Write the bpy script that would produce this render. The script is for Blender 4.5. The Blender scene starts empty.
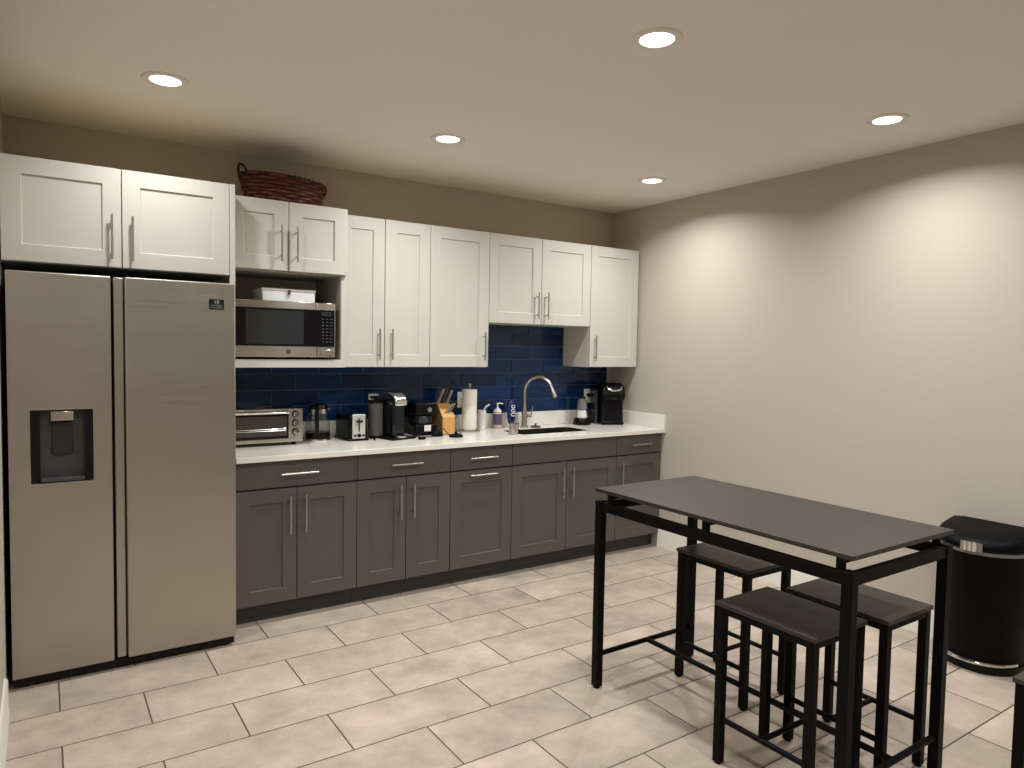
import bpy, bmesh, math, random
from mathutils import Vector, Matrix
random.seed(7)
R = math.radians
S = bpy.context.scene
COL = S.collection
PI = math.pi
H = 2.628                      # ceiling height

# ------------------------------------------------------------------ camera
cam_d = bpy.data.cameras.new('camera'); cam = bpy.data.objects.new('camera', cam_d); COL.objects.link(cam)
fw = Vector((0.55677, 0.82912, -0.05066)); rt = Vector((0.83055, -0.55666, 0.01751)); up = rt.cross(fw)
M = Matrix((rt, up, -fw)).transposed().to_4x4(); M.translation = (-3.93994, -4.40508, 1.50381)
cam.matrix_world = M
cam_d.sensor_width = 36; cam_d.lens = 702.69 / 1024 * 36; cam_d.clip_start = .02
S.camera = cam

# ------------------------------------------------------------------ world, exposure, lamps
W = bpy.data.worlds.new('world'); S.world = W; W.use_nodes = True
W.node_tree.nodes['Background'].inputs[0].default_value = (.9, .85, .8, 1)
W.node_tree.nodes['Background'].inputs[1].default_value = .02
S.view_settings.view_transform = 'Standard'; S.view_settings.look = 'None'
S.view_settings.gamma = 1; S.view_settings.use_curve_mapping = False
S.view_settings.exposure = 0.0
LAMP_W = 7.5; LAMP_COL = (.97, .98, .97); LAMP_SPREAD = R(151)
LIGHTS = [(-3.479, -1.014), (-2.079, -2.532), (-2.100, -1.003), (-.565, -2.554), (-.572, -1.004),
          (-3.479, -2.54), (-3.479, -4.07), (-2.079, -4.07), (-.565, -4.07)]

# ------------------------------------------------------------------ materials
def mat(name, col, rough=.5, metal=0, bump=0, bscale=80, spec=.5, emit=None, alpha=None, trans=0, coat=0, var=0, vscale=4, stretch=None, ior=1.45):
    m = bpy.data.materials.new(name); m.use_nodes = True; nt = m.node_tree; b = nt.nodes['Principled BSDF']
    b.inputs['Base Color'].default_value = (*col, 1); b.inputs['Roughness'].default_value = rough
    b.inputs['Metallic'].default_value = metal; b.inputs['Specular IOR Level'].default_value = spec
    b.inputs['Transmission Weight'].default_value = trans; b.inputs['Coat Weight'].default_value = coat
    b.inputs['IOR'].default_value = ior
    if emit: b.inputs['Emission Color'].default_value = (*emit[:3], 1); b.inputs['Emission Strength'].default_value = emit[3]
    tc = nt.nodes.new('ShaderNodeTexCoord'); mp = nt.nodes.new('ShaderNodeMapping')
    nt.links.new(tc.outputs['Object'], mp.inputs[0])
    if stretch: mp.inputs['Scale'].default_value = stretch
    if var:
        n = nt.nodes.new('ShaderNodeTexNoise'); n.inputs['Scale'].default_value = vscale; n.inputs['Detail'].default_value = 5
        nt.links.new(mp.outputs[0], n.inputs['Vector'])
        mx = nt.nodes.new('ShaderNodeMix'); mx.data_type = 'RGBA'
        mx.inputs[6].default_value = (*[c * (1 - var) for c in col], 1); mx.inputs[7].default_value = (*[min(1, c * (1 + var)) for c in col], 1)
        nt.links.new(n.outputs[0], mx.inputs[0]); nt.links.new(mx.outputs[2], b.inputs['Base Color'])
    if bump:
        n = nt.nodes.new('ShaderNodeTexNoise'); n.inputs['Scale'].default_value = bscale; n.inputs['Detail'].default_value = 3
        nt.links.new(mp.outputs[0], n.inputs['Vector'])
        bp = nt.nodes.new('ShaderNodeBump'); bp.inputs['Strength'].default_value = bump; bp.inputs['Distance'].default_value = .01
        nt.links.new(n.outputs[0], bp.inputs['Height']); nt.links.new(bp.outputs[0], b.inputs['Normal'])
    return m

PAINT = mat('wall_paint', (.49, .447, .378), .75, bump=.07, bscale=28, spec=.3)
CEIL = mat('ceiling_paint', (.79, .765, .72), .85, bump=.06, bscale=30, spec=.2)
TRIM = mat('trim_paint', (.74, .70, .62), .4)
WHITE = mat('white_cabinet_paint', (.585, .565, .505), .38)
PLY = mat('plywood', (.97, .72, .38), .35, var=.1, spec=.8, vscale=6, stretch=(1, 8, 1))
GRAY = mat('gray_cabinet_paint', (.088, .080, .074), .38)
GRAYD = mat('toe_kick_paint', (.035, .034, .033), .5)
QUARTZ = mat('white_quartz', (.78, .75, .69), .16, var=.05, vscale=9)
NICKEL = mat('satin_nickel', (.50, .46, .41), .3, 1)
CHROME = mat('chrome', (.75, .73, .70), .12, 1)
BLACK = mat('black_metal', (.0015, .0015, .002), .5, spec=.13)
BPLAST = mat('black_plastic', (.0025, .0025, .003), .3, spec=.22)
BGLOSS = mat('black_gloss', (.006, .006, .008), .08)
DGRAY = mat('dark_gray_plastic', (.055, .054, .058), .4)
DGRAYD = mat('darker_gray_plastic', (.022, .022, .023), .35)
MGRAY = mat('mid_gray_plastic', (.20, .19, .185), .35)
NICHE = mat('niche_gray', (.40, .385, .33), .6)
NICHE_LIFT = mat('niche_gray_shade_lift', (.60, .58, .50), .7)  # niche gray lightened in the colour to offset the shade at the back
WOODB = mat('black_brown_laminate', (.026, .020, .0165), .40, var=.25, vscale=14, stretch=(1, .08, 1))
WHITEP = mat('white_plastic', (.78, .76, .72), .4)
PAPER = mat('paper_towel', (.82, .77, .69), .9, bump=.3, bscale=120)
BAMBOO = mat('block_wood', (.62, .34, .11), .45, var=.18, vscale=10, stretch=(8, 8, 1))
BAMBOO_SHADED = mat('block_wood_shaded', (.20, .11, .045), .5, var=.15, vscale=10, stretch=(8, 8, 1))  # darker copy of the block wood, shade painted into the colour
KNIFEH = mat('knife_handle_gray', (.28, .24, .20), .4, .3)
KNIFEB = mat('knife_handle_brown', (.05, .03, .02), .5)
WICKER = mat('red_brown_wicker', (.090, .018, .012), .45, var=.6, vscale=30)
WICKERD = mat('dark_wicker', (.022, .008, .006), .55)
LAV = mat('lavender_label', (.10, .075, .15), .5)
PINK = mat('clear_pink_soap', (.55, .38, .30), .15)
BLUEB = mat('blue_bottle', (.012, .02, .11), .2)
GREEN = mat('yellow_green', (.45, .55, .06), .5)
GLASS = mat('clear_glass', (.92, .95, .95), .02, trans=1)
SILVER = mat('bright_silver_plastic', (.66, .64, .60), .35, .5)
TANK = mat('gray_tank', (.085, .083, .080), .18)
SMOKE = mat('smoked_glass', (.03, .032, .035), .05, spec=.6)
OVENG = mat('oven_glass', (.055, .05, .042), .08, spec=.8)
LABELK = mat('black_label', (.005, .005, .006), .4)
LABELW = mat('label_print', (.5, .5, .48), .5)
BAND = mat('gray_bag_rim', (.22, .22, .225), .5)
LENS = mat('lamp_lens', (1, 1, 1), .4, emit=(1, .965, .90, 7))
CREAM = mat('outlet_plate', (.66, .62, .55), .4)
LIDBOX = mat('white_gift_box', (.86, .86, .86), .45)

def steel(name, col, rough, axis, bs=.06, an=.5, rot=0.0, wave=0):
    m = bpy.data.materials.new(name); m.use_nodes = True; nt = m.node_tree; b = nt.nodes['Principled BSDF']
    b.inputs['Base Color'].default_value = (*col, 1); b.inputs['Metallic'].default_value = 1
    tc = nt.nodes.new('ShaderNodeTexCoord'); mp = nt.nodes.new('ShaderNodeMapping')
    mp.inputs['Scale'].default_value = axis
    nt.links.new(tc.outputs['Object'], mp.inputs[0])
    n = nt.nodes.new('ShaderNodeTexNoise'); n.inputs['Scale'].default_value = 6; n.inputs['Detail'].default_value = 4
    nt.links.new(mp.outputs[0], n.inputs['Vector'])
    mr = nt.nodes.new('ShaderNodeMapRange'); mr.inputs['To Min'].default_value = rough * .8; mr.inputs['To Max'].default_value = rough * 1.25
    nt.links.new(n.outputs[0], mr.inputs[0]); nt.links.new(mr.outputs[0], b.inputs['Roughness'])
    b.inputs['Anisotropic'].default_value = an; tg = nt.nodes.new('ShaderNodeTangent'); tg.direction_type = 'RADIAL'; tg.axis = 'Z'; nt.links.new(tg.outputs[0], b.inputs['Tangent'])
    b.inputs['Anisotropic Rotation'].default_value = rot
    bp = nt.nodes.new('ShaderNodeBump'); bp.inputs['Strength'].default_value = bs; bp.inputs['Distance'].default_value = .004
    nt.links.new(n.outputs[0], bp.inputs['Height']); last = bp
    if wave:      # gentle oil-canning of the large sheet
        w = nt.nodes.new('ShaderNodeTexNoise'); w.inputs['Scale'].default_value = 2.6; w.inputs['Detail'].default_value = 0
        nt.links.new(tc.outputs['Object'], w.inputs['Vector'])
        b2 = nt.nodes.new('ShaderNodeBump'); b2.inputs['Strength'].default_value = wave; b2.inputs['Distance'].default_value = .012
        nt.links.new(w.outputs[0], b2.inputs['Height']); nt.links.new(bp.outputs[0], b2.inputs['Normal']); last = b2
    nt.links.new(last.outputs[0], b.inputs['Normal'])
    return m
FRIDGE = steel('brushed_steel', (.46, .43, .385), .40, (.6, .6, 40), wave=.9)
STEEL = steel('appliance_steel', (.50, .46, .405), .24, (.5, 1, 40), .05, .85, .25)
SINKST = steel('sink_steel', (.20, .185, .16), .3, (1, 30, 1))

def floor_mat():
    m = bpy.data.materials.new('floor_tile'); m.use_nodes = True; nt = m.node_tree; b = nt.nodes['Principled BSDF']; L = nt.links.new
    tc = nt.nodes.new('ShaderNodeTexCoord'); mp = nt.nodes.new('ShaderNodeMapping')
    mp.inputs['Location'].default_value = (3.8934 + .6028 * 20, .7917 + .2965 * 60, 0)
    L(tc.outputs['Object'], mp.inputs[0])
    br = nt.nodes.new('ShaderNodeTexBrick'); L(mp.outputs[0], br.inputs['Vector'])
    br.offset = .5; br.offset_frequency = 2; br.squash = 1
    br.inputs['Scale'].default_value = 1; br.inputs['Brick Width'].default_value = .6028; br.inputs['Row Height'].default_value = .2965
    br.inputs['Mortar Size'].default_value = .0034; br.inputs['Mortar Smooth'].default_value = .2; br.inputs['Bias'].default_value = 0
    br.inputs['Color1'].default_value = (.42, .345, .285, 1); br.inputs['Color2'].default_value = (.49, .405, .33, 1); br.inputs['Mortar'].default_value = (.085, .062, .045, 1)
    n = nt.nodes.new('ShaderNodeTexNoise'); n.inputs['Scale'].default_value = 3.2; n.inputs['Detail'].default_value = 9; n.inputs['Roughness'].default_value = .62
    n2 = nt.nodes.new('ShaderNodeTexNoise'); n2.inputs['Scale'].default_value = 14; n2.inputs['Detail'].default_value = 8; n2.inputs['Roughness'].default_value = .7
    # shift the cloud pattern from tile to tile
    add = nt.nodes.new('ShaderNodeVectorMath'); add.operation = 'MULTIPLY_ADD'
    L(br.outputs['Color'], add.inputs[0]); add.inputs[1].default_value = (40, 40, 40); L(tc.outputs['Object'], add.inputs[2])
    L(add.outputs[0], n.inputs['Vector']); L(add.outputs[0], n2.inputs['Vector'])
    mr = nt.nodes.new('ShaderNodeMapRange'); mr.inputs['From Min'].default_value = .3; mr.inputs['From Max'].default_value = .7; mr.inputs['To Min'].default_value = .72; mr.inputs['To Max'].default_value = 1.24
    L(n.outputs[0], mr.inputs[0])
    mr2 = nt.nodes.new('ShaderNodeMapRange'); mr2.inputs['From Min'].default_value = .3; mr2.inputs['From Max'].default_value = .7; mr2.inputs['To Min'].default_value = .90; mr2.inputs['To Max'].default_value = 1.10
    L(n2.outputs[0], mr2.inputs[0])
    mu = nt.nodes.new('ShaderNodeMath'); mu.operation = 'MULTIPLY'; L(mr.outputs[0], mu.inputs[0]); L(mr2.outputs[0], mu.inputs[1])
    vm = nt.nodes.new('ShaderNodeVectorMath'); vm.operation = 'SCALE'; L(br.outputs['Color'], vm.inputs[0]); L(mu.outputs[0], vm.inputs['Scale'])
    L(vm.outputs[0], b.inputs['Base Color'])
    ro = nt.nodes.new('ShaderNodeMapRange'); ro.inputs['To Min'].default_value = .34; ro.inputs['To Max'].default_value = .55; L(n2.outputs[0], ro.inputs[0]); L(ro.outputs[0], b.inputs['Roughness'])
    b.inputs['Specular IOR Level'].default_value = .4
    bp = nt.nodes.new('ShaderNodeBump'); bp.inputs['Strength'].default_value = .5; bp.inputs['Distance'].default_value = .002; bp.invert = True
    L(br.outputs['Fac'], bp.inputs['Height']); L(bp.outputs[0], b.inputs['Normal'])
    return m
FLOOR = floor_mat()

def tile_mat():
    m = bpy.data.materials.new('navy_glazed_tile'); m.use_nodes = True; nt = m.node_tree; b = nt.nodes['Principled BSDF']; L = nt.links.new
    g = nt.nodes.new('ShaderNodeNewGeometry'); cr = nt.nodes.new('ShaderNodeValToRGB')
    cr.color_ramp.elements[0].color = (.003, .017, .062, 1); cr.color_ramp.elements[1].color = (.004, .032, .115, 1)
    L(g.outputs['Random Per Island'], cr.inputs[0])
    tc = nt.nodes.new('ShaderNodeTexCoord'); n = nt.nodes.new('ShaderNodeTexNoise'); n.inputs['Scale'].default_value = 9; n.inputs['Detail'].default_value = 4
    mp = nt.nodes.new('ShaderNodeMapping'); mp.inputs['Scale'].default_value = (1, 1, 2.5); L(tc.outputs['Object'], mp.inputs[0]); L(mp.outputs[0], n.inputs['Vector'])
    mr = nt.nodes.new('ShaderNodeMapRange'); mr.inputs['From Min'].default_value = .3; mr.inputs['From Max'].default_value = .7; mr.inputs['To Min'].default_value = .65; mr.inputs['To Max'].default_value = 1.35; L(n.outputs[0], mr.inputs[0])
    vm = nt.nodes.new('ShaderNodeVectorMath'); vm.operation = 'SCALE'; L(cr.outputs[0], vm.inputs[0]); L(mr.outputs[0], vm.inputs['Scale']); L(vm.outputs[0], b.inputs['Base Color'])
    b.inputs['Roughness'].default_value = .10; b.inputs['Specular IOR Level'].default_value = .38
    bp = nt.nodes.new('ShaderNodeBump'); bp.inputs['Strength'].default_value = .25; bp.inputs['Distance'].default_value = .006
    L(n.outputs[0], bp.inputs['Height']); L(bp.outputs[0], b.inputs['Normal'])
    return m
TILE = tile_mat(); GROUT = mat('gray_grout', (.24, .25, .27), .8)

# ------------------------------------------------------------------ mesh helpers
class MB:
    def __init__(s): s.bm = bmesh.new(); s.mi = 0
    def _f(s, vs):
        try: f = s.bm.faces.new(vs); f.material_index = s.mi; return f
        except ValueError: return None
    def box(s, a, b, M=None):
        x0, y0, z0 = a; x1, y1, z1 = b
        c = [Vector(p) for p in ((x0, y0, z0), (x1, y0, z0), (x1, y1, z0), (x0, y1, z0), (x0, y0, z1), (x1, y0, z1), (x1, y1, z1), (x0, y1, z1))]
        if M: c = [M @ p for p in c]
        v = [s.bm.verts.new(p) for p in c]
        for q in ((0, 3, 2, 1), (4, 5, 6, 7), (0, 1, 5, 4), (1, 2, 6, 5), (2, 3, 7, 6), (3, 0, 4, 7)): s._f([v[i] for i in q])
        return s
    def loops(s, rings, closed_ends=True, cyc=False):
        R_ = [[s.bm.verts.new(p) for p in r] for r in rings]; n = len(R_[0])
        pairs = list(zip(R_, R_[1:])) + ([(R_[-1], R_[0])] if cyc else [])
        for a, b in pairs:
            for i in range(n): s._f([a[i], a[(i + 1) % n], b[(i + 1) % n], b[i]])
        if closed_ends and not cyc: s._f(R_[0][::-1]); s._f(R_[-1])
        return s
    def lathe(s, prof, c=(0, 0, 0), n=32, M=None, ends=True, sx=1, sy=1):
        c = Vector(c); rings = []
        for r, z in prof:
            ring = [c + Vector((r * sx * math.cos(2 * PI * i / n), r * sy * math.sin(2 * PI * i / n), z)) for i in range(n)]
            if M: ring = [M @ p for p in ring]
            rings.append(ring)
        return s.loops(rings, ends)
    def cyl(s, p0, p1, r, n=20, r1=None):
        p0 = Vector(p0); p1 = Vector(p1); d = (p1 - p0).normalized(); q = d.to_track_quat('Z', 'Y'); r1 = r if r1 is None else r1
        return s.loops([[p + q @ Vector((rr * math.cos(2 * PI * i / n), rr * math.sin(2 * PI * i / n), 0)) for i in range(n)] for p, rr in ((p0, r), (p1, r1))])
    def tube(s, pts, r, n=10, cyc=False):
        pts = [Vector(p) for p in pts]; rings = []; k = len(pts); prev = None
        rs = r if isinstance(r, (list, tuple)) else [r] * k
        for i, p in enumerate(pts):
            a = pts[(i - 1) % k] if (i or cyc) else p; b = pts[(i + 1) % k] if (i < k - 1 or cyc) else p
            d = (b - a).normalized()
            if prev is None: u = d.orthogonal().normalized()
            else: u = (prev - d * prev.dot(d)).normalized()
            prev = u; v = d.cross(u)
            rings.append([p + rs[i] * (u * math.cos(2 * PI * j / n) + v * math.sin(2 * PI * j / n)) for j in range(n)])
        return s.loops(rings, not cyc, cyc)
    def prism(s, poly, axis, a, b):
        # poly in the two other axes (order xyz without axis), extruded from a to b along axis
        def P(q, t):
            l = list(q); l.insert('xyz'.index(axis), t); return Vector(l)
        return s.loops([[P(q, a) for q in poly], [P(q, b) for q in poly]])
    def build(s, name, m, parent=None, bevel=0, seg=2, loc=None, rot=None, angle=35, sub=0):
        bmesh.ops.recalc_face_normals(s.bm, faces=s.bm.faces[:])
        me = bpy.data.meshes.new(name); s.bm.to_mesh(me); s.bm.free()
        for x in (m if isinstance(m, (list, tuple)) else [m]): me.materials.append(x)
        for p in me.polygons: p.use_smooth = True
        me.set_sharp_from_angle(angle=R(angle))
        o = bpy.data.objects.new(name, me); COL.objects.link(o)
        if parent: o.parent = parent
        if loc: o.location = loc
        if rot is not None: o.rotation_euler = (0, 0, rot)
        if bevel:
            md = o.modifiers.new('bevel', 'BEVEL'); md.width = bevel; md.segments = seg; md.limit_method = 'ANGLE'; md.angle_limit = R(40); md.harden_normals = False
        if sub:
            md = o.modifiers.new('sub', 'SUBSURF'); md.levels = sub; md.render_levels = sub
        return o

def empty(name, loc, label, cat, group=None, rz=0):
    o = bpy.data.objects.new(name, None); COL.objects.link(o); o.location = loc; o.rotation_euler = (0, 0, rz); o.empty_display_size = .05
    o['label'] = label; o['category'] = cat
    if group: o['group'] = group
    return o
def tag(o, label, cat, group=None):
    o['label'] = label; o['category'] = cat
    if group: o['group'] = group
    return o
def struct(o): o['kind'] = 'structure'; return o
def copy_tree(o, parent=None):
    c = o.copy(); COL.objects.link(c); c.parent = parent
    for ch in list(o.children): copy_tree(ch, c)
    return c
def text(name, body, size, m, parent, loc, rot, extrude=.0004, align='CENTER', sx=1):
    cu = bpy.data.curves.new(name, 'FONT'); cu.body = body; cu.size = size; cu.extrude = extrude; cu.align_x = align; cu.align_y = 'CENTER'
    cu.materials.append(m); o = bpy.data.objects.new(name, cu); COL.objects.link(o); o.location = loc; o.rotation_euler = rot; o.scale = (sx, 1, 1)
    dg = bpy.context.evaluated_depsgraph_get(); me = bpy.data.meshes.new_from_object(o.evaluated_get(dg))
    n = bpy.data.objects.new(name, me); COL.objects.link(n); n.location = loc; n.rotation_euler = rot; n.scale = (sx, 1, 1); n.parent = parent
    bpy.data.objects.remove(o); bpy.data.curves.remove(cu)
    return n
FRONT = (PI / 2, 0, 0)

# ------------------------------------------------------------------ room shell
XL, YB = -4.08, -7.0
struct(MB().box((XL - .1, YB - .1, -.1), (.1, .1, 0)).build('floor', FLOOR))
struct(MB().box((XL - .1, YB - .1, H), (.1, .1, H + .1)).build('ceiling', CEIL))
struct(MB().box((XL - .1, 0, 0), (.1, .1, H)).build('wall_back', PAINT))
struct(MB().box((0, YB, 0), (.1, 0, H)).build('wall_right', PAINT))
struct(MB().box((XL - .1, YB, 0), (XL, 0, H)).build('wall_left', PAINT))
struct(MB().box((XL, YB - .1, 0), (0, YB, H)).build('wall_front', PAINT))
def baseboard(name, x, y0, y1, sgn):
    t = .014; h = .145
    poly = [(x, 0), (x + sgn * (t + .004), 0), (x + sgn * (t + .004), .012), (x + sgn * t, .02), (x + sgn * t, h - .012), (x + sgn * t * .5, h), (x, h)]
    m = MB(); m.loops([[Vector((q[0], y0, q[1])) for q in poly], [Vector((q[0], y1, q[1])) for q in poly]])
    return struct(m.build(name, TRIM))
baseboard('baseboard_right', 0, YB, -.60, -1)
baseboard('baseboard_left', XL, YB, -.99, 1)

# ------------------------------------------------------------------ recessed lights
def make_light():
    t = empty('recessed_light', (0, 0, H), '', 'ceiling light', 'recessed ceiling lights')
    MB().lathe([(.0625, 0), (.0625, -.006), (.074, -.010), (.090, -.006), (.094, 0)], n=40, ends=False).build('trim_ring', TRIM, t)
    MB().lathe([(.062, 0), (.062, -.003), (.055, -.0045), (.001, -.005)], n=40).build('lens', LENS, t)
    return t
LL = ['recessed ceiling light above the refrigerator, leftmost in the picture', 'large recessed ceiling light nearest the camera, near the top edge',
      'recessed ceiling light above the middle white upper cabinets', 'recessed ceiling light near the right wall, above the bar table',
      'smallest recessed ceiling light, nearest the far right corner']
proto = make_light()
for i, (x, y) in enumerate(LIGHTS):
    t = proto if i == 0 else copy_tree(proto)
    t.location = (x, y, H)
    t['label'] = LL[i] if i < 5 else 'recessed ceiling light behind the camera, out of the picture'
    ld = bpy.data.lights.new('lamp', 'AREA'); ld.shape = 'DISK'; ld.size = .11; ld.energy = LAMP_W; ld.color = LAMP_COL; ld.spread = LAMP_SPREAD
    lo = bpy.data.objects.new('lamp', ld); COL.objects.link(lo); lo.parent = t; lo.location = (0, 0, -.0075)

# ------------------------------------------------------------------ cabinets
def handle(name, parent, c, length, vertical=True, m=NICKEL):
    # bar pull with two posts; c = centre on the door face (world-like local coords), bar stands .03 in front
    x, y, z = c; b = MB(); h = length / 2; q = h * .68
    if vertical:
        b.cyl((x, y - .03, z - h), (x, y - .03, z + h), .0055, 14)
        for s in (-q, q): b.cyl((x, y, z + s), (x, y - .03, z + s), .0045, 12)
    else:
        b.cyl((x - h, y - .03, z), (x + h, y - .03, z), .0055, 14)
        for s in (-q, q): b.cyl((x + s, y, z), (x + s, y - .03, z), .0045, 12)
    return b.build(name, m, parent)
def shaker(parent, x0, x1, z0, z1, y, m, stile=.075, t=.02, name='door'):
    # y = front face; back at y+t
    b = MB(); d = .009
    def ring(a0, a1, c0, c1, yy): return [b.bm.verts.new(p) for p in ((a0, yy, c0), (a1, yy, c0), (a1, yy, c1), (a0, yy, c1))]
    O = ring(x0, x1, z0, z1, y); I = ring(x0 + stile, x1 - stile, z0 + stile, z1 - stile, y); J = ring(x0 + stile + .002, x1 - stile - .002, z0 + stile + .002, z1 - stile - .002, y + d); K = ring(x0, x1, z0, z1, y + t)
    for i in range(4):
        k = (i + 1) % 4
        b._f([O[i], O[k], I[k], I[i]]); b._f([I[i], I[k], J[k], J[i]]); b._f([O[k], O[i], K[i], K[k]])
    b._f(J); b._f(K[::-1])
    return b.build(name, m, parent, bevel=.0015, seg=2)
G = .0022
BF = -.61; CT = .884          # base cabinet door front, underside of worktop
def base_cab(x0, x1, label, split=None, doors=2, drawer='drawer', hx=None):
    t = empty('base_cabinet', ((x0 + x1) / 2, -.3, 0), label, 'cabinet', 'gray base cabinets'); ox, oy = (x0 + x1) / 2, -.3
    b = MB(); tz = CT if drawer == 'drawer' else .685     # the sink cabinet is open at the top between its sides
    b.box((x0 - ox + .0005, -.588 - oy, .10), (x1 - ox - .0005, -.002 - oy, tz))
    if tz < CT:
        for a_, c_ in ((x0, x0 + .018), (x1 - .018, x1)): b.box((a_ - ox + .0005, -.588 - oy, tz), (c_ - ox - .0005, -.002 - oy, CT))
        b.box((x0 - ox + .018, -.588 - oy, tz), (x1 - ox - .018, -.570 - oy, CT))
    b.build('body', GRAYD, t)
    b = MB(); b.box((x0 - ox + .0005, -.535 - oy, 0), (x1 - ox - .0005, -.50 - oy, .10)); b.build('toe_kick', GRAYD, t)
    y = BF - oy
    d = MB().box((x0 - ox + G, y, .737), (x1 - ox - G, y + .02, CT - .006)).build('drawer', GRAY, t, bevel=.0015)
    if drawer == 'drawer': handle('handle', d, (0, y, .808), .2, False)
    xs = [x0, split, x1] if doors == 2 else [x0, x1]
    for i in range(len(xs) - 1):
        a, c = xs[i] - ox + G, xs[i + 1] - ox - G
        dr = shaker(t, a, c, .112, .728, y, GRAY)
        if doors == 2: handle('handle', dr, ((c - .04) if i == 0 else (a + .04), y, .585), .205)
        elif hx == 'h': handle('handle', dr, (0, y, .70), .2, False)
        else: handle('handle', dr, (a + .04, y, .585), .205)
    return t
base_cab(-3.112, -2.446, 'gray base cabinet right beside the fridge, one drawer over two doors', split=-2.789)
base_cab(-2.446, -1.838, 'gray base cabinet under the toaster and pod coffee machine, second from the fridge', split=-2.138)
base_cab(-1.838, -1.378, 'narrow gray base cabinet with two stacked horizontal handles', doors=1, hx='h')
base_cab(-1.378, -.461, 'wide gray sink cabinet with a plain false drawer front and no top handle', split=-.922, drawer='none')
base_cab(-.461, -.012, 'narrow gray base cabinet at the right wall behind the table corner', doors=1)

def upper_cab(x0, x1, z0, z1, yf, label, split=None, hside='r', hz=None, top=PLY, depth=None, hl=.19, ply=True):
    ox = (x0 + x1) / 2; t = empty('wall_cabinet', (ox, 0, z0), label, 'cabinet', 'white wall cabinets')
    b = MB(); b.box((x0 - ox + .0005, yf + .022, 0), (x1 - ox - .0005, -.002, z1 - z0 - .004)); b.build('body', WHITE, t, bevel=.001)
    MB().box((x0 - ox + .001, yf + .023, z1 - z0 - .004), (x1 - ox - .001, -.003, z1 - z0 - .001)).build('top_panel', top, t)
    xs = [x0, split, x1] if split is not None else [x0, x1]
    for i in range(len(xs) - 1):
        a, c = xs[i] - ox + G, xs[i + 1] - ox - G
        d = shaker(t, a, c, .003, z1 - z0 - .001, yf, WHITE)
        hx_ = (c - .04) if (split is not None and i == 0) or (split is None and hside == 'r') else (a + .04)
        handle('handle', d, (hx_, yf, hz - z0), hl)
    return t
ZT = 2.285
upper_cab(-4.078, -3.140, 1.845, 2.303, -.64, 'wide two-door white cabinet above the refrigerator', split=-3.617, hz=1.985, hl=.205)
tag(MB().box((-3.1395, -.64, 0), (-3.1135, -.002, 2.303)).build('side_panel', WHITE, bevel=.0015), 'tall narrow white panel between refrigerator and base cabinets', 'panel')
upper_cab(-2.459, -1.849, 1.372, ZT, -.33, 'tall two-door white wall cabinet right of the microwave', split=-2.163, hz=1.515)
upper_cab(-1.849, -1.402, 1.372, ZT, -.33, 'tall single-door white wall cabinet with handle at its lower right', hz=1.515)
upper_cab(-1.402, -.506, 1.675, ZT, -.33, 'short two-door white wall cabinet above the sink', split=-.962, hz=1.81)
upper_cab(-.506, -.020, 1.372, ZT, -.33, 'tall single-door white wall cabinet in the far right corner', hside='l', hz=1.515)

# microwave cabinet with open niche
MF = -.48; x0, x1 = -3.1125, -2.4605; ox = (x0 + x1) / 2; zb = 1.375
mc = empty('wall_cabinet', (ox, 0, zb), 'white wall cabinet with open dark niche holding the microwave', 'cabinet', 'white wall cabinets')
a, c = x0 - ox, x1 - ox
MB().box((a, MF + .022, 1.905 - zb), (c, -.002, ZT - zb - .004)).build('body', WHITE, mc, bevel=.001)
MB().box((a + .001, MF + .023, ZT - zb - .004), (c - .001, -.003, ZT - zb - .001)).build('top_panel', PLY, mc)
MB().box((a, MF + .022, 0), (c, -.002, .045)).build('niche_shelf', WHITE, mc, bevel=.0015)
MB().box((c - .030, MF + .022, .045), (c, -.002, .53)).build('niche_side', WHITE, mc, bevel=.001)
MB().box((a, MF + .022, .045), (a + .018, -.002, .53)).build('niche_side', WHITE, mc, bevel=.001)
MB().box((a + .018, -.012, .045), (c - .030, -.003, .53)).build('niche_back', NICHE_LIFT, mc)
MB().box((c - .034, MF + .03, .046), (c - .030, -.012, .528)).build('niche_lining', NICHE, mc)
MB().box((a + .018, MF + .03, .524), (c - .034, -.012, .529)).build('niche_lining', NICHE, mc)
for i, (p, q) in enumerate(((x0, -2.797), (-2.797, x1 + .001))):
    d = shaker(mc, p - ox + G, q - ox - G, 1.908 - zb, ZT - zb - .001, MF, WHITE)
    handle('handle', d, ((q - ox - .045) if i == 0 else (p - ox + .04), MF, 2.053 - zb), .195)

# worktop with sink cut-out
SX0, SX1, SY0, SY1 = -1.205, -.60, -.475, -.20
wt = empty('countertop', (-1.55, -.32, CT), 'long white quartz worktop running from the fridge to the right wall', 'countertop'); wl = Vector((-1.55, -.32, CT))
b = MB(); X0, X1, Y0, Y1 = -3.112, -.0005, -.645, -.0005
def rr(x0, x1, y0, y1, z, r, n=6):
    pts = []
    for cx, cy, a0 in ((x1 - r, y1 - r, 0), (x0 + r, y1 - r, 90), (x0 + r, y0 + r, 180), (x1 - r, y0 + r, 270)):
        for k in range(n + 1): t = R(a0 + 90 * k / n); pts.append(Vector((cx + r * math.cos(t), cy + r * math.sin(t), z)))
    return pts
def outer(z, n=6):
    pts = []
    for cx, cy in ((X1, Y1), (X0, Y1), (X0, Y0), (X1, Y0)):
        for k in range(n + 1): pts.append(Vector((cx, cy, z)))
    return pts
vt = [[b.bm.verts.new(p - wl) for p in L_] for L_ in (rr(SX0, SX1, SY0, SY1, CT, .05), rr(SX0, SX1, SY0, SY1, .914, .05))]
oc = [[b.bm.verts.new(Vector(p) - wl) for p in ((X1, Y1, z), (X0, Y1, z), (X0, Y0, z), (X1, Y0, z))] for z in (CT, .914)]
N = len(vt[0])
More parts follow.
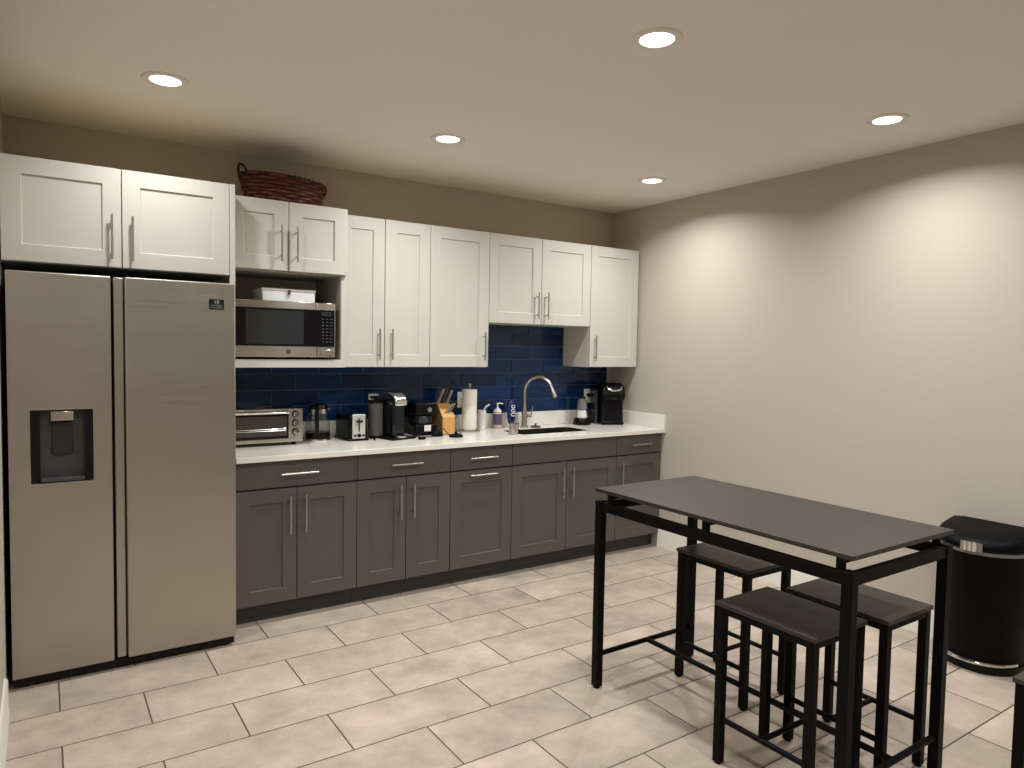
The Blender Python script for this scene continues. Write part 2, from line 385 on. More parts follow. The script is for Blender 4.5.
for lvl in (0, 1):
    for i in range(N):
        j = (i + 1) % N; ci, cj = (i // 7), (j // 7)
        if ci == cj: b._f([vt[lvl][i], vt[lvl][j], oc[lvl][ci]])
        else: b._f([vt[lvl][i], vt[lvl][j], oc[lvl][cj], oc[lvl][ci]])
for i in range(N): b._f([vt[0][i], vt[0][(i + 1) % N], vt[1][(i + 1) % N], vt[1][i]])
for i in range(4): b._f([oc[0][i], oc[0][(i + 1) % 4], oc[1][(i + 1) % 4], oc[1][i]])
b.build('slab', QUARTZ, wt, bevel=.002)
MB().box(Vector((X0, -.02, .9145)) - wl, Vector((X1, -.0005, 1.020)) - wl).build('upstand', QUARTZ, wt, bevel=.002)
MB().box(Vector((-.0205, -.645, .9145)) - wl, Vector((X1, -.0205, 1.020)) - wl).build('upstand', QUARTZ, wt, bevel=.002)

# sink bowl
sk = empty('sink', (-.9025, -.3375, CT), 'stainless undermount sink bowl set in the white worktop', 'sink'); so = Vector((-.9025, -.3375, 0))
b = MB(); rings = []
for z, g, r in ((.9128, .0004, .0505), (CT - .001, .0012, .049), (CT - .17, .004, .05), (CT - .19, .03, .04), (CT - .193, .10, .03)):
    gg = g
    rings.append([p - so - Vector((0, 0, CT)) for p in rr(SX0 + gg, SX1 - gg, SY0 + gg, SY1 - gg, z, r)])
b.loops(rings, False); R2 = rings[-1]; b._f([b.bm.verts.new(p) for p in R2]); b.build('bowl', SINKST, sk)
MB().lathe([(.045, -.1925), (.045, -.189), (.03, -.190), (.012, -.188), (.001, -.187)], n=24).build('drain', CHROME, sk)

# blue tile
b = MB(); b.mi = 1; b.box((-3.112, -.0035, 1.0205), (-.045, -.0005, 1.674)); b.mi = 0
PX, PZ, X00 = .2955, .1003, -2.911
for r_ in range(7):
    z0 = 1.0205 + r_ * PZ; z1 = min(z0 + PZ - .0035, 1.672)
    par = 0 if r_ % 2 == 0 else .5      # row 1.22 (r_=2) shares the joints measured
    for k in range(-2, 12):
        xa = X00 + (k + par) * PX; xb = xa + PX - .0035
        xa = max(xa, -3.112); xb = min(xb, -.046)
        if xb - xa < .01 or z1 - z0 < .01: continue
        b.box((xa, -.0085, z0), (xb, -.003, z1))
tag(b.build('tile_backsplash', [TILE, GROUT], bevel=.0012), 'glossy navy blue subway tile backsplash between worktop and white cabinets', 'backsplash')

# outlets
def outlet(x, label):
    t = empty('wall_outlet', (x, -.009, 1.128), label, 'outlet', 'wall outlets over the worktop')
    MB().box((-.035, -.005, -.057), (.035, 0, .057)).build('plate', CREAM, t, bevel=.002)
    for s in (-.02, .02):
        MB().lathe([(.0165, 0), (.0165, .003), (.015, .0035), (.001, .0035)], M=Matrix.Translation((0, -.005, s)) @ Matrix.Rotation(PI / 2, 4, 'X'), n=20).build('socket', WHITEP, t)
    return t
outlet(-2.100, 'wall outlet behind the chrome-topped pod coffee machine')
outlet(-1.425, 'wall outlet behind the knife block, left of the paper towel roll')
outlet(-.250, 'wall outlet behind the small blender, left of the black coffee maker in the corner')
def cord(name, pts, label, r=.0028, m=BPLAST, cat='cord'):
    # Catmull-Rom through pts
    P = [Vector(p) for p in pts]; P = [P[0]] + P + [P[-1]]; out = []
    for i in range(1, len(P) - 2):
        for k in range(8):
            t = k / 8; out.append(.5 * ((2 * P[i]) + (P[i + 1] - P[i - 1]) * t + (2 * P[i - 1] - 5 * P[i] + 4 * P[i + 1] - P[i + 2]) * t * t + (3 * P[i] - P[i - 1] - 3 * P[i + 1] + P[i + 2]) * t ** 3))
    out.append(P[-2])
    return tag(MB().tube(out, r, 8).build(name, m), label, cat)
def plug(x, z, label):
    o = MB().box((-.014, -.030, -.011), (.014, 0, .011)).build('power_plug', BPLAST, bevel=.004, loc=(x, -.0176, z)); return tag(o, label, 'plug')

# ------------------------------------------------------------------ refrigerator
fr = empty('refrigerator', (-3.603, -.42, 0), 'large side-by-side stainless steel refrigerator with dispenser in its left door', 'refrigerator'); fo = Vector((-3.603, -.42, 0))
def fb(name, a, b_, m, parent=fr, bevel=0, seg=2): return MB().box(Vector(a) - fo, Vector(b_) - fo).build(name, m, parent, bevel=bevel, seg=seg)
fb('body', (-4.056, -.735, .035), (-3.150, -.03, 1.775), BPLAST)
fb('kick_grille', (-4.05, -.785, .014), (-3.155, -.70, .046), BPLAST)
for x in (-4.01, -3.20):
    MB().cyl(Vector((x, -.745, 0)) - fo, Vector((x, -.745, .035)) - fo, .022, 20).build('foot', BPLAST, fr)
    MB().cyl(Vector((x, -.08, 0)) - fo, Vector((x, -.08, .035)) - fo, .022, 20).build('foot', BPLAST, fr)
# left door with rectangular dispenser hole
DX0, DX1, DZ0, DZ1 = -3.981, -3.750, .887, 1.203
LX0, LX1, Z0, Z1, YF, YBk = -4.058, -3.678, .048, 1.793, -.80, -.738
b = MB()
def rc(a0, a1, c0, c1, y): return [b.bm.verts.new(Vector(p) - fo) for p in ((a0, y, c0), (a1, y, c0), (a1, y, c1), (a0, y, c1))]
O = rc(LX0, LX1, Z0, Z1, YF); I = rc(DX0, DX1, DZ0, DZ1, YF); J = rc(DX0, DX1, DZ0, DZ1, YBk); K = rc(LX0, LX1, Z0, Z1, YBk)
for i in range(4):
    k = (i + 1) % 4
    b._f([O[i], O[k], I[k], I[i]]); b._f([I[i], I[k], J[k], J[i]]); b._f([O[k], O[i], K[i], K[k]]); b._f([K[k], K[i], J[i], J[k]])
ld = b.build('freezer_door', FRIDGE, fr, bevel=.006, seg=3)
b = MB()   # dispenser cavity lining
b.box(Vector((DX0, -.742, DZ0)) - fo, Vector((DX1, -.737, DZ1)) - fo)
dsp = b.build('dispenser', DGRAY, ld)
fbp = lambda n, a, c_, m, bv=.002: fb(n, a, c_, m, ld, bv)
fb('dispenser_frame', (DX0, -.798, DZ0), (DX0 + .006, -.742, DZ1), BGLOSS, ld); fb('dispenser_frame', (DX1 - .030, -.795, DZ0 + .004), (DX1 - .001, -.742, DZ1 - .002), BGLOSS, ld)
fb('dispenser_frame', (DX0 + .006, -.785, DZ0 + .004), (DX0 + .035, -.742, DZ1 - .002), BGLOSS, ld)
fb('dispenser_spout', (-3.908, -.792, 1.155), (-3.822, -.745, 1.198), STEEL, ld, .004)
fb('dispenser_paddle', (-3.903, -.758, 1.005), (-3.826, -.745, 1.145), DGRAYD, ld, .003)
fb('drip_tray', (DX0 + .036, -.790, DZ0 + .003), (DX1 - .031, -.745, DZ0 + .018), DGRAY, ld, .002)
fb('dispenser_trim', (DX0 - .001, -.802, DZ0 - .004), (DX1 + .001, -.798, DZ0), CHROME, ld)
fb('handle_strip', (-3.665, -.782, .05), (-3.627, -.737, 1.79), FRIDGE, fr, .003)
rd = fb('fridge_door', (-3.622, -.80, .048), (-3.148, -.738, 1.793), FRIDGE, fr, .006, 3)
st = fb('sticker', (-3.269, -.8012, 1.664), (-3.201, -.8002, 1.714), LABELK, rd)
text('sticker_print', '10', .024, LABELW, st, Vector((-3.235, -.8014, 1.700)) - fo, FRONT)
for z, s_ in ((1.684, 'YEAR WARRANTY'), (1.673, 'DIGITAL INVERTER')): text('sticker_print', s_, .0062, LABELW, st, Vector((-3.235, -.8014, z)) - fo, FRONT)

# ------------------------------------------------------------------ microwave
mo = Vector((-2.79, -.3, 1.4202)); mw = empty('microwave', mo, 'stainless steel and black glass microwave in the cabinet niche', 'microwave')
def mb(name, a, b_, m, parent=mw, bevel=0): return MB().box(Vector(a) - mo, Vector(b_) - mo).build(name, m, parent, bevel=bevel)
MX0, MX1, MY = -3.080, -2.528, -.47
mb('body', (MX0 + .002, MY + .02, 1.432), (MX1 - .002, -.05, 1.742), BPLAST)
for x in (-3.04, -2.57):
    for y in (-.42, -.1): MB().cyl(Vector((x, y, 1.4203)) - mo, Vector((x, y, 1.433)) - mo, .014, 14).build('foot', BPLAST, mw)
XS = -2.635
dm = mb('door', (MX0, MY, 1.434), (XS - .001, MY + .02, 1.742), STEEL, bevel=.003)
mb('door_glass', (MX0 + .004, MY - .003, 1.494), (XS - .0015, MY - .0005, 1.702), BGLOSS, dm, .001)
mb('door_window', (MX0 + .055, MY - .0045, 1.505), (-2.712, MY - .0031, 1.690), SMOKE, dm, .0005)
cp = mb('control_panel', (XS + .001, MY, 1.434), (MX1, MY + .02, 1.742), STEEL, bevel=.003)
mb('panel_glass', (XS + .0015, MY - .003, 1.494), (MX1 - .006, MY - .0005, 1.702), BGLOSS, cp, .001)
mb('display', (XS + .022, MY - .0042, 1.668), (MX1 - .022, MY - .0031, 1.692), SMOKE, cp)
b = MB()
for r_ in range(8):
    for k in range(3):
        xx = XS + .026 + k * .024; zz = 1.648 - r_ * .0185
        b.box(Vector((xx, MY - .0038, zz)) - mo, Vector((xx + .013, MY - .0031, zz + .006)) - mo)
kp = b.build('keypad', DGRAY, cp); kp['kind'] = 'stuff'
mb('door_button', (XS + .02, MY - .004, 1.446), (MX1 - .010, MY, 1.476), STEEL, cp, .003)
Mx = Matrix.Translation(Vector((-2.796, MY, 1.464)) - mo) @ Matrix.Rotation(PI / 2, 4, 'X')
MB().lathe([(.013, 0), (.013, .0015), (.001, .0016)], M=Mx, n=28).build('round_badge', DGRAY, dm)
b = MB(); b.tube([Mx @ Vector((.0105 * math.cos(t), .0105 * math.sin(t), .0017)) for t in [2 * PI * i / 24 for i in range(24)]], .0006, 6, True)
b.build('badge_ring', CHROME, dm)
text('badge_letters', 'GE', .011, CHROME, dm, Vector((-2.796, MY - .0018, 1.464)) - mo, FRONT)

# white lidded box on the microwave
bo = Vector((-2.775, -.30, 1.7425)); bx = empty('storage_box', bo, 'flat white lidded box with small latch on top of the microwave', 'box')
MB().box((-.145, -.10, 0), (.150, .10, .064)).build('body', LIDBOX, bx, bevel=.003)
MB().box((-.149, -.104, .060), (.154, .104, .073)).build('lid', LIDBOX, bx, bevel=.003)
b = MB(); b.box((-.008, -.109, .040), (.008, -.104, .066)); b.tube([(.008 * math.cos(t), -.108, .037 + .010 * math.sin(t)) for t in [PI + PI * i / 8 for i in range(9)]], .0018, 6); b.build('latch', CHROME, bx)

# ------------------------------------------------------------------ basket on the cabinets
ko = Vector((-2.765, -.27, ZT)); kb = empty('wicker_basket', ko, 'oval red-brown wicker basket with loop handles on top of the microwave cabinet', 'basket', rz=R(14))
b = MB(); nst = 20; rows = 8; zh = .150
for r_ in range(rows):
    f = r_ / (rows - 1); rx = .205 + .045 * f; ry = .115 + .03 * f; z = .008 + zh * f * .93
    pts = []; nn = nst * 6
    for i in range(nn):
        t = 2 * PI * i / nn; w = .008 * math.sin(nst / 2 * t + (r_ % 2) * PI)
        pts.append((rx * math.cos(t) + w * math.cos(t), ry * math.sin(t) + w * math.sin(t), z + .004 * f * math.sin(2 * t + 1) + .0015 * math.sin(5 * t + r_)))
    b.tube(pts, .0125, 8, True)
b.build('woven_side', WICKER, kb)
b = MB()
for i in range(nst):
    t = 2 * PI * (i + .5) / nst
    b.tube([((.205 + .045 * f) * math.cos(t), (.115 + .03 * f) * math.sin(t), .004 + zh * f) for f in (0, .5, 1)], .005, 6)
b.build('stakes', WICKERD, kb)
b = MB()
for ph in (0, PI):
    pts = []
    for i in range(160):
        t = 2 * PI * i / 160
        pts.append(((.252 + .006 * math.cos(24 * t + ph)) * math.cos(t), (.147 + .006 * math.cos(24 * t + ph)) * math.sin(t), zh + .006 * math.sin(24 * t + ph)))
    b.tube(pts, .007, 7, True)
b.build('rim', WICKERD, kb)
MB().lathe([(.2, .0005), (.2, .008), (.001, .008)], sx=1, sy=.56, n=40).build('bottom', WICKERD, kb)
for s in (-1, 1):
    pts = [(s * (.232 - .0 + .035 * math.sin(PI * i / 16) ** .5 if 0 < i < 16 else .232 * 1), .05 * math.cos(PI * i / 16), .105 + (.095 if s < 0 else .05) * math.sin(PI * i / 16)) for i in range(17)]
    pts = [(s * (.226 + .038 * math.sin(PI * i / 16)), .056 * math.cos(PI * i / 16), .10 + (.10 if s < 0 else .055) * math.sin(PI * i / 16)) for i in range(17)]
    MB().tube(pts, .0075, 8).build('handle', WICKERD, kb)

# ------------------------------------------------------------------ bar table and stools
TX0, TX1, TY0, TY1 = -1.915, -1.285, -3.25, -2.065
to = Vector(((TX0 + TX1) / 2, (TY0 + TY1) / 2, 0)); tb = empty('bar_table', to, 'tall black metal bar table with dark rectangular top', 'table')
def tbx(m_, a, b_): return m_.box(Vector(a) - to, Vector(b_) - to)
tbx(MB(), (TX0, TY0, .880), (TX1, TY1, .896)).build('tabletop', WOODB, tb, bevel=.0015)
LW = .036
for x in (TX0, TX1 - LW):
    for y in (TY0, TY1 - LW):
        l = tbx(MB(), (x, y, .008), (x + LW, y + LW, .843)).build('leg', BLACK, tb, bevel=.002)
        MB().cyl(Vector((x + LW / 2, y + LW / 2, 0)) - to, Vector((x + LW / 2, y + LW / 2, .010)) - to, .015, 16).build('foot_pad', BPLAST, l)
m_ = MB()
for x in (TX0 + .004, TX1 - .029): tbx(m_, (x, TY0 + LW, .798), (x + .025, TY1 - LW, .838))
for y in (TY0 + .004, TY1 - .029): tbx(m_, (TX0 + LW, y, .798), (TX1 - LW, y + .025, .838))
m_.build('frame', BLACK, tb, bevel=.002)
for y in (-2.150, -2.672, -3.202):
    for x in (TX0 + .006, TX1 - .028):
        tbx(MB(), (x, y - .011, .837), (x + .022, y + .011, .8805)).build('spacer_post', BLACK, tb, bevel=.001)
    tbx(MB(), (TX0 + .03, y - .011, .862), (TX1 - .03, y + .011, .8798)).build('crossbar', BLACK, tb)
m_ = MB(); xm = -1.591
for y in (TY0 + LW / 2, TY1 - LW / 2): m_.cyl(Vector((TX0 + LW - .002, y, .150)) - to, Vector((TX1 - LW + .002, y, .150)) - to, .0115, 14)
m_.cyl(Vector((xm, TY0 + LW / 2, .150)) - to, Vector((xm, TY1 - LW / 2, .150)) - to, .0115, 14)
m_.build('stretcher', BLACK, tb)
def make_stool():
    t = empty('bar_stool', (0, 0, 0), '', 'stool', 'backless black bar stools')
    hx, hy = .1515, .200; w = .03
    MB().box((-hx, -hy, .585), (hx, hy, .600)).build('seat', WOODB, t, bevel=.0015)
    for sx in (-1, 1):
        for sy in (-1, 1):
            x = sx * (hx - .004 - w / 2); y = sy * (hy - .006 - w / 2)
            l = MB().box((x - w / 2, y - w / 2, .006), (x + w / 2, y + w / 2, .5848)).build('leg', BLACK, t, bevel=.0015)
            MB().cyl((x, y, 0), (x, y, .008), .013, 14).build('foot_pad', BPLAST, l)
    m = MB(); i = .004; e = w + i
    for s in (-1, 1):
        m.box((s * (hx - .016) - .010, -hy + e, .560), (s * (hx - .016) + .010, hy - e, .5848))
        m.box((-hx + e, s * (hy - .018) - .010, .560), (hx - e, s * (hy - .018) + .010, .5848))
    m.build('seat_frame', BLACK, t, bevel=.001)
    m = MB()
    for s in (-1, 1): m.cyl((s * (hx - .019), -hy + .03, .168), (s * (hx - .019), hy - .03, .168), .010, 12)
    m.cyl((-hx + .019, 0, .168), (hx - .019, 0, .168), .010, 12)
    m.build('stretcher', BLACK, t)
    return t
st0 = make_stool()
for i, (x, y, lab) in enumerate(((-1.762, -2.938, 'black backless stool at the near left side of the bar table, front centre'),
                                 (-1.368, -2.382, 'black backless stool tucked at the far end, between the table and the wall'),
                                 (-1.412, -2.985, 'black backless stool under the near right table side, beside the trash can'),
                                 (-1.515, -3.787, 'black backless stool cut off at the lower right corner of the picture'))):
    t = st0 if i == 0 else copy_tree(st0); t.location = (x, y, 0); t['label'] = lab

# ------------------------------------------------------------------ trash can
co = Vector((-.03, -2.885, 0)); tc_ = empty('trash_can', co, 'black half-round step trash can against the right wall', 'trash can')
def dprof(w, d, n=28, back=0.0):
    # half-round outline: flat back at x=0, front toward -x
    pts = [Vector((-back, w / 2, 0))]
    for i in range(n + 1):
        t = PI / 2 + PI * i / n; pts.append(Vector((-back - .06 + (d - .06) * math.cos(t), w / 2 * math.sin(t), 0)))
    pts.append(Vector((-back, -w / 2, 0)))
    return pts
def dloops(specs, name, m, parent=tc_, **k):
    b = MB(); b.loops([[Vector((p.x, p.y, z)) for p in dprof(w, d, back=bk)] for w, d, z, bk in specs]); return b.build(name, m, parent, **k)
dloops([(.345, .235, .0, 0), (.345, .235, .035, 0)], 'base', BPLAST)
dloops([(.330, .225, .035, 0), (.360, .250, .10, 0), (.375, .262, .565, 0), (.378, .265, .572, 0)], 'body', BLACK)
dloops([(.384, .270, .572, 0), (.392, .275, .590, 0)], 'bag_rim', BAND)
b = MB()
for_l = [(.396, .282, .591, 0), (.404, .288, .602, 0), (.400, .286, .622, 0), (.360, .25, .640, .004), (.25, .17, .648, .008)]
rings = [[Vector((p.x, p.y, z + .16 * max(0, p.x + .28) * (k_ >= 2))) for p in dprof(w, d, back=bk)] for k_, (w, d, z, bk) in enumerate(for_l)]
b.loops(rings); b.build('lid', BLACK, tc_, angle=50)
b = MB(); n = 10; ri = []
pp = [p for p in dprof(.408, .292) if -.075 < p.y < .040 and p.x < -.2]
for k_, p in enumerate(pp): ri.append([p + Vector((-.003, 0, z)) for z in (.590, .634)] + [p + Vector((.006, 0, z)) for z in (.634, .590)])
b.loops(ri); b.build('latch', CHROME, tc_)
b = MB(); b.tube([p + Vector((-.012, 0, .055)) for p in dprof(.345, .245)[3:-3]], .009, 10); b.build('pedal', CHROME, tc_)

# ------------------------------------------------------------------ things on the worktop
Z = .9142
# toaster oven
o_ = Vector((-2.86, -.165, Z)); ov = empty('toaster_oven', o_, 'stainless toaster oven with three knobs beside the fridge', 'toaster oven')
def ob(n, a, b_, m, p=ov, bv=0): return MB().box(Vector(a) - o_, Vector(b_) - o_).build(n, m, p, bevel=bv)
OX0, OX1, OY, OZ0, OZ1 = -3.075, -2.658, -.285, .934, 1.128
ob('body', (OX0, OY + .012, OZ0), (OX1, -.035, OZ1), STEEL, bv=.008)
for x in (-3.04, -2.70):
    for y in (OY + .04, -.07): MB().cyl(Vector((x, y, Z)) - o_, Vector((x, y, OZ0 + .002)) - o_, .013, 14).build('foot', BPLAST, ov)
fc = ob('front_panel', (OX0, OY, OZ0), (OX1, OY + .012, OZ1), STEEL, bv=.003)
od = ob('oven_door', (OX0 + .012, OY - .010, OZ0 + .022), (-2.742, OY, OZ1 - .010), BGLOSS, bv=.003)
ob('door_glass', (OX0 + .022, OY - .0125, OZ0 + .040), (-2.752, OY - .0101, OZ1 - .040), OVENG, od)
b = MB(); b.cyl(Vector((OX0 + .014, OY - .033, OZ1 - .018)) - o_, Vector((-2.744, OY - .033, OZ1 - .018)) - o_, .0075, 14)
for x in (OX0 + .03, -2.76): b.cyl(Vector((x, OY - .033, OZ1 - .018)) - o_, Vector((x, OY - .008, OZ1 - .020)) - o_, .005, 10)
b.build('door_handle', CHROME, od)
b = MB()
for z in (1.005, 1.015): b.cyl(Vector((OX0 + .03, OY - .0135, z)) - o_, Vector((-2.76, OY - .0135, z)) - o_, .0017, 8)
b.build('rack_wire', CHROME, od)
for z in (1.098, 1.046, .994):
    Mx = Matrix.Translation(Vector((-2.702, OY, z)) - o_) @ Matrix.Rotation(PI / 2, 4, 'X')
    k_ = MB().lathe([(.020, 0), (.020, .003), (.001, .0032)], M=Mx, n=24).build('knob_ring', BPLAST, ov)
    MB().lathe([(.0155, .003), (.0145, .020), (.012, .023), (.001, .0235)], M=Mx, n=24).build('knob', CHROME, k_)

# electric kettle
o_ = Vector((-2.525, -.155, Z)); kt = empty('electric_kettle', o_, 'glass electric kettle with black handle, lid and base', 'kettle')
MB().lathe([(.078, 0), (.080, .006), (.078, .016), (.001, .018)], n=36).build('power_base', CHROME, kt)
MB().lathe([(.074, .018), (.075, .03), (.074, .055), (.001, .056)], n=36).build('bottom_band', BPLAST, kt)
MB().lathe([(.073, .0565), (.0725, .10), (.068, .15), (.058, .195), (.0555, .195), (.0655, .15), (.070, .10), (.0705, .058)], n=40, ends=False).build('glass_body', GLASS, kt)
MB().lathe([(.058, .1955), (.060, .205), (.052, .222), (.03, .232), (.001, .234)], n=36).build('lid', BPLAST, kt)
MB().lathe([(.0585, .17), (.062, .172), (.060, .197), (.0575, .197)], n=36, ends=False).build('steel_collar', CHROME, kt)
ang = math.atan2(-3.9 + .155, -3.94 + 2.525)
d_ = Vector((-.35, -.937, 0)); sd = Vector((.937, -.35, 0))
b = MB(); path = [(.050, .225), (.085, .222), (.108, .20), (.114, .16), (.110, .10), (.095, .055), (.074, .040)]
b.loops([[d_ * r_ + Vector((0, 0, z)) + sd * s * .0125 + d_ * q for s, q in ((-1, -.006), (1, -.006), (1, .006), (-1, .006))] for r_, z in path]); b.build('handle', BPLAST, kt, bevel=.003)
b = MB(); b.prism([(0, 0), (.0, .03), (-.03, .03)], 'y', -.012, .012)
b.build('spout', CHROME, kt, loc=(.056, .02, .168), rot=PI)

# two-slot toaster
o_ = Vector((-2.308, -.155, Z)); ts = empty('toaster', o_, 'small two-slot toaster with silver end plate and black sides', 'toaster')
MB().box((-.062, -.122, .004), (.062, .122, .160)).build('body', BPLAST, ts, bevel=.018, seg=4)
MB().box((-.067, -.128, 0), (.067, .128, .012)).build('base', BPLAST, ts, bevel=.004)
e_ = MB().box((-.042, -.132, .014), (.042, -.120, .166)).build('end_plate', SILVER, ts, bevel=.006, seg=3)
MB().box((-.004, -.1335, .058), (.004, -.1322, .140)).build('lever_slot', LABELK, e_)
MB().box((-.020, -.150, .116), (.020, -.1335, .128)).build('lever', BPLAST, e_, bevel=.003)
for x, r_ in ((-.027, .007), (0, .012), (.027, .007)):
    MB().lathe([(r_, 0), (r_ * .9, .010), (.001, .011)], M=Matrix.Translation((x, -.132, .034)) @ Matrix.Rotation(PI / 2, 4, 'X'), n=20).build('knob', BPLAST, e_)
for x in (-.022, .022): MB().box((x - .010, -.09, .1598), (x + .010, .09, .163)).build('slot_rim', CHROME, ts)

# pod coffee machine
o_ = Vector((-2.085, -.205, Z)); pc = empty('pod_coffee_machine', o_, 'black pod coffee machine with chrome domed head and gray water tank', 'coffee machine', rz=R(12))
MB().box((-.075, -.160, 0), (.112, .10, .014)).build('base', BPLAST, pc, bevel=.006)
MB().box((-.036, -.055, .014), (.066, .09, .245)).build('body', BPLAST, pc, bevel=.022, seg=4)
MB().box((-.030, -.108, .014), (.060, -.05, .215)).build('front_column', BGLOSS, pc, bevel=.012, seg=3)
b = MB(); b.prism([(-.125, .212), (-.125, .245), (-.105, .277), (-.07, .293), (-.01, .298), (-.01, .212)], 'x', -.024, .068)
b.build('chrome_head', CHROME, pc, bevel=.010, seg=3)
MB().lathe([(.050, .016), (.050, .225), (.001, .226)], c=(-.058, .045, 0), n=28).build('water_tank', TANK, pc)
MB().lathe([(.052, .2265), (.051, .242), (.001, .246)], c=(-.058, .045, 0), n=28).build('tank_lid', BPLAST, pc)
b = MB(); b.box((-.09, -.02, .252), (.04, .07, .268)); b.build('lever_arm', BPLAST, pc, bevel=.006)
MB().lathe([(.042, .0142), (.042, .022), (.001, .023)], c=(.02, -.118, 0), n=28).build('drip_tray', CHROME, pc)

# black brewer behind
o_ = Vector((-1.815, -.135, Z)); bm_ = empty('coffee_brewer', o_, 'black drip coffee brewer with round gray dial and white sticker, left of the knife block', 'coffee maker')
MB().box((-.082, -.10, 0), (.082, .095, .075)).build('base', BPLAST, bm_, bevel=.008)
MB().box((-.078, .0, .030), (.078, .093, .215)).build('body', BPLAST, bm_, bevel=.012)
hd = MB().box((-.080, -.095, .135), (.080, .093, .222)).build('brew_head', BPLAST, bm_, bevel=.018, seg=4)
MB().lathe([(.016, 0), (.015, .006), (.001, .007)], M=Matrix.Translation((.022, -.095, .172)) @ Matrix.Rotation(PI / 2, 4, 'X'), n=24).build('dial', MGRAY, hd)
MB().lathe([(.050, .0755), (.056, .085), (.056, .105), (.045, .130), (.001, .132)], c=(-.01, -.035, 0), n=28).build('carafe', SMOKE, bm_)
MB().box((-.018, -.1015, .030), (.030, -.100, .070)).build('sticker', WHITEP, bm_)
MB().lathe([(.035, 0), (.033, .022), (.024, .034), (.001, .036)], c=(.055, -.142, 0), n=24).build('front_knob', BPLAST, bm_) if False else None
tag(MB().lathe([(.040, 0), (.040, .018), (.030, .034), (.001, .038)], sy=.7, n=24).build('power_adapter', BPLAST, loc=(-1.765, -.290, Z)), 'rounded black power adapter lying in front of the black brewer', 'adapter')
cp_ = [( -1.93 + .022 * math.cos(t) * (1 + .15 * math.sin(3 * t)), -.40 + .016 * math.sin(t), Z + .004 + .0045 * (t / (2 * PI))) for t in [2 * PI * i / 10 for i in range(31)]]
cord('coiled_cord', cp_, 'small coil of black cord on the worktop edge beside the pod coffee machine', r=.0045)
c1 = cord('power_cord', [(-2.218, -.06, Z + .006), (-2.216, -.16, Z + .006), (-2.205, -.25, Z + .006), (-2.21, -.31, Z + .006), (-2.218, -.29, Z + .016)], 'black cord lying between the toaster and the pod coffee machine', r=.004)
c2 = cord('power_cord', [(-1.955, -.12, Z + .10), (-1.945, -.20, Z + .05), (-1.93, -.27, Z + .010), (-1.89, -.32, Z + .006), (-1.83, -.34, Z + .006)], 'black cord hanging right of the pod coffee machine', r=.003)
for c_, p_ in ((c1, ts), (c2, pc)):
    c_.parent = p_; c_.matrix_parent_inverse = (Matrix.Translation(p_.location) @ Matrix.Rotation(p_.rotation_euler.z, 4, 'Z')).inverted()
    for k_ in ('label', 'category'): del c_[k_]
plug(-2.090, 1.148, 'upper black plug in the outlet behind the pod coffee machine')
plug(-2.090, 1.108, 'lower black plug in the outlet behind the pod coffee machine')
plug(-.250, 1.140, 'black plug in the outlet behind the small blender')
plug(-1.405, 1.108, 'black plug in the outlet right of the knife block')
cord('loose_cable', [(-1.405, -.047, 1.106), (-1.45, -.052, 1.07), (-1.515, -.07, .98), (-1.535, -.13, Z + .015), (-1.54, -.22, Z + .004), (-1.60, -.25, Z + .004), (-1.68, -.27, Z + .004), (-1.72, -.26, Z + .004)], 'thin dark cord looping in front of the knife block', r=.0022)

# knife block
o_ = Vector((-1.640, -.135, Z)); kn = empty('knife_block', o_, 'light wooden knife block full of gray-handled knives', 'knife block', rz=R(8))
b = MB(); b.prism([(-.070, 0), (.060, 0), (.060, .212), (-.005, .203), (-.070, .112)], 'x', -.052, .052)
b.build('block', BAMBOO, kn, bevel=.004)
MB().prism([(-.066, .003), (.056, .003), (.056, .208), (-.004, .199), (-.066, .111)], 'x', -.0535, -.0519).build('side_shade_sheet', BAMBOO_SHADED, kn)  # thin sheet over the left side, carries the painted shade
for x, y, z, L_, m_, w in ((-.034, .022, .190, .118, KNIFEH, .014), (.000, .022, .192, .115, KNIFEB, .015), (.022, .050, .197, .120, KNIFEB, .014), (.034, .012, .190, .108, KNIFEH, .013)):
    d_ = Vector((.30, -.20, .92)).normalized(); p = Vector((x, y, z + .004)); q = d_.to_track_quat('Z', 'Y')
    rings = [[p + d_ * (L_ * f) + q @ Vector((w * s * a_, .011 * s * c_, 0)) for a_, c_ in ((1, .6), (.6, 1), (-.6, 1), (-1, .6), (-1, -.6), (-.6, -1), (.6, -1), (1, -.6))] for f, s in ((0, .8), (.1, .95), (.5, .85), (.85, 1.08), (1, .8))]
    k_ = tag(MB().loops(rings).build('kitchen_knife', m_, loc=None), 'x', 'knife', 'knives in the wooden block')
    k_.matrix_world = Matrix.Translation(o_) @ Matrix.Rotation(R(8), 4, 'Z')
    k_['label'] = {0: 'gray-handled knife standing leftmost in the wooden block', 1: 'brown-handled knife upright in the middle of the block', 2: 'tallest dark brown knife handle at the back of the block', 3: 'gray-handled knife standing rightmost at the top of the block'}[len([o for o in bpy.data.objects if o.name.startswith('kitchen_knife')]) - 1]
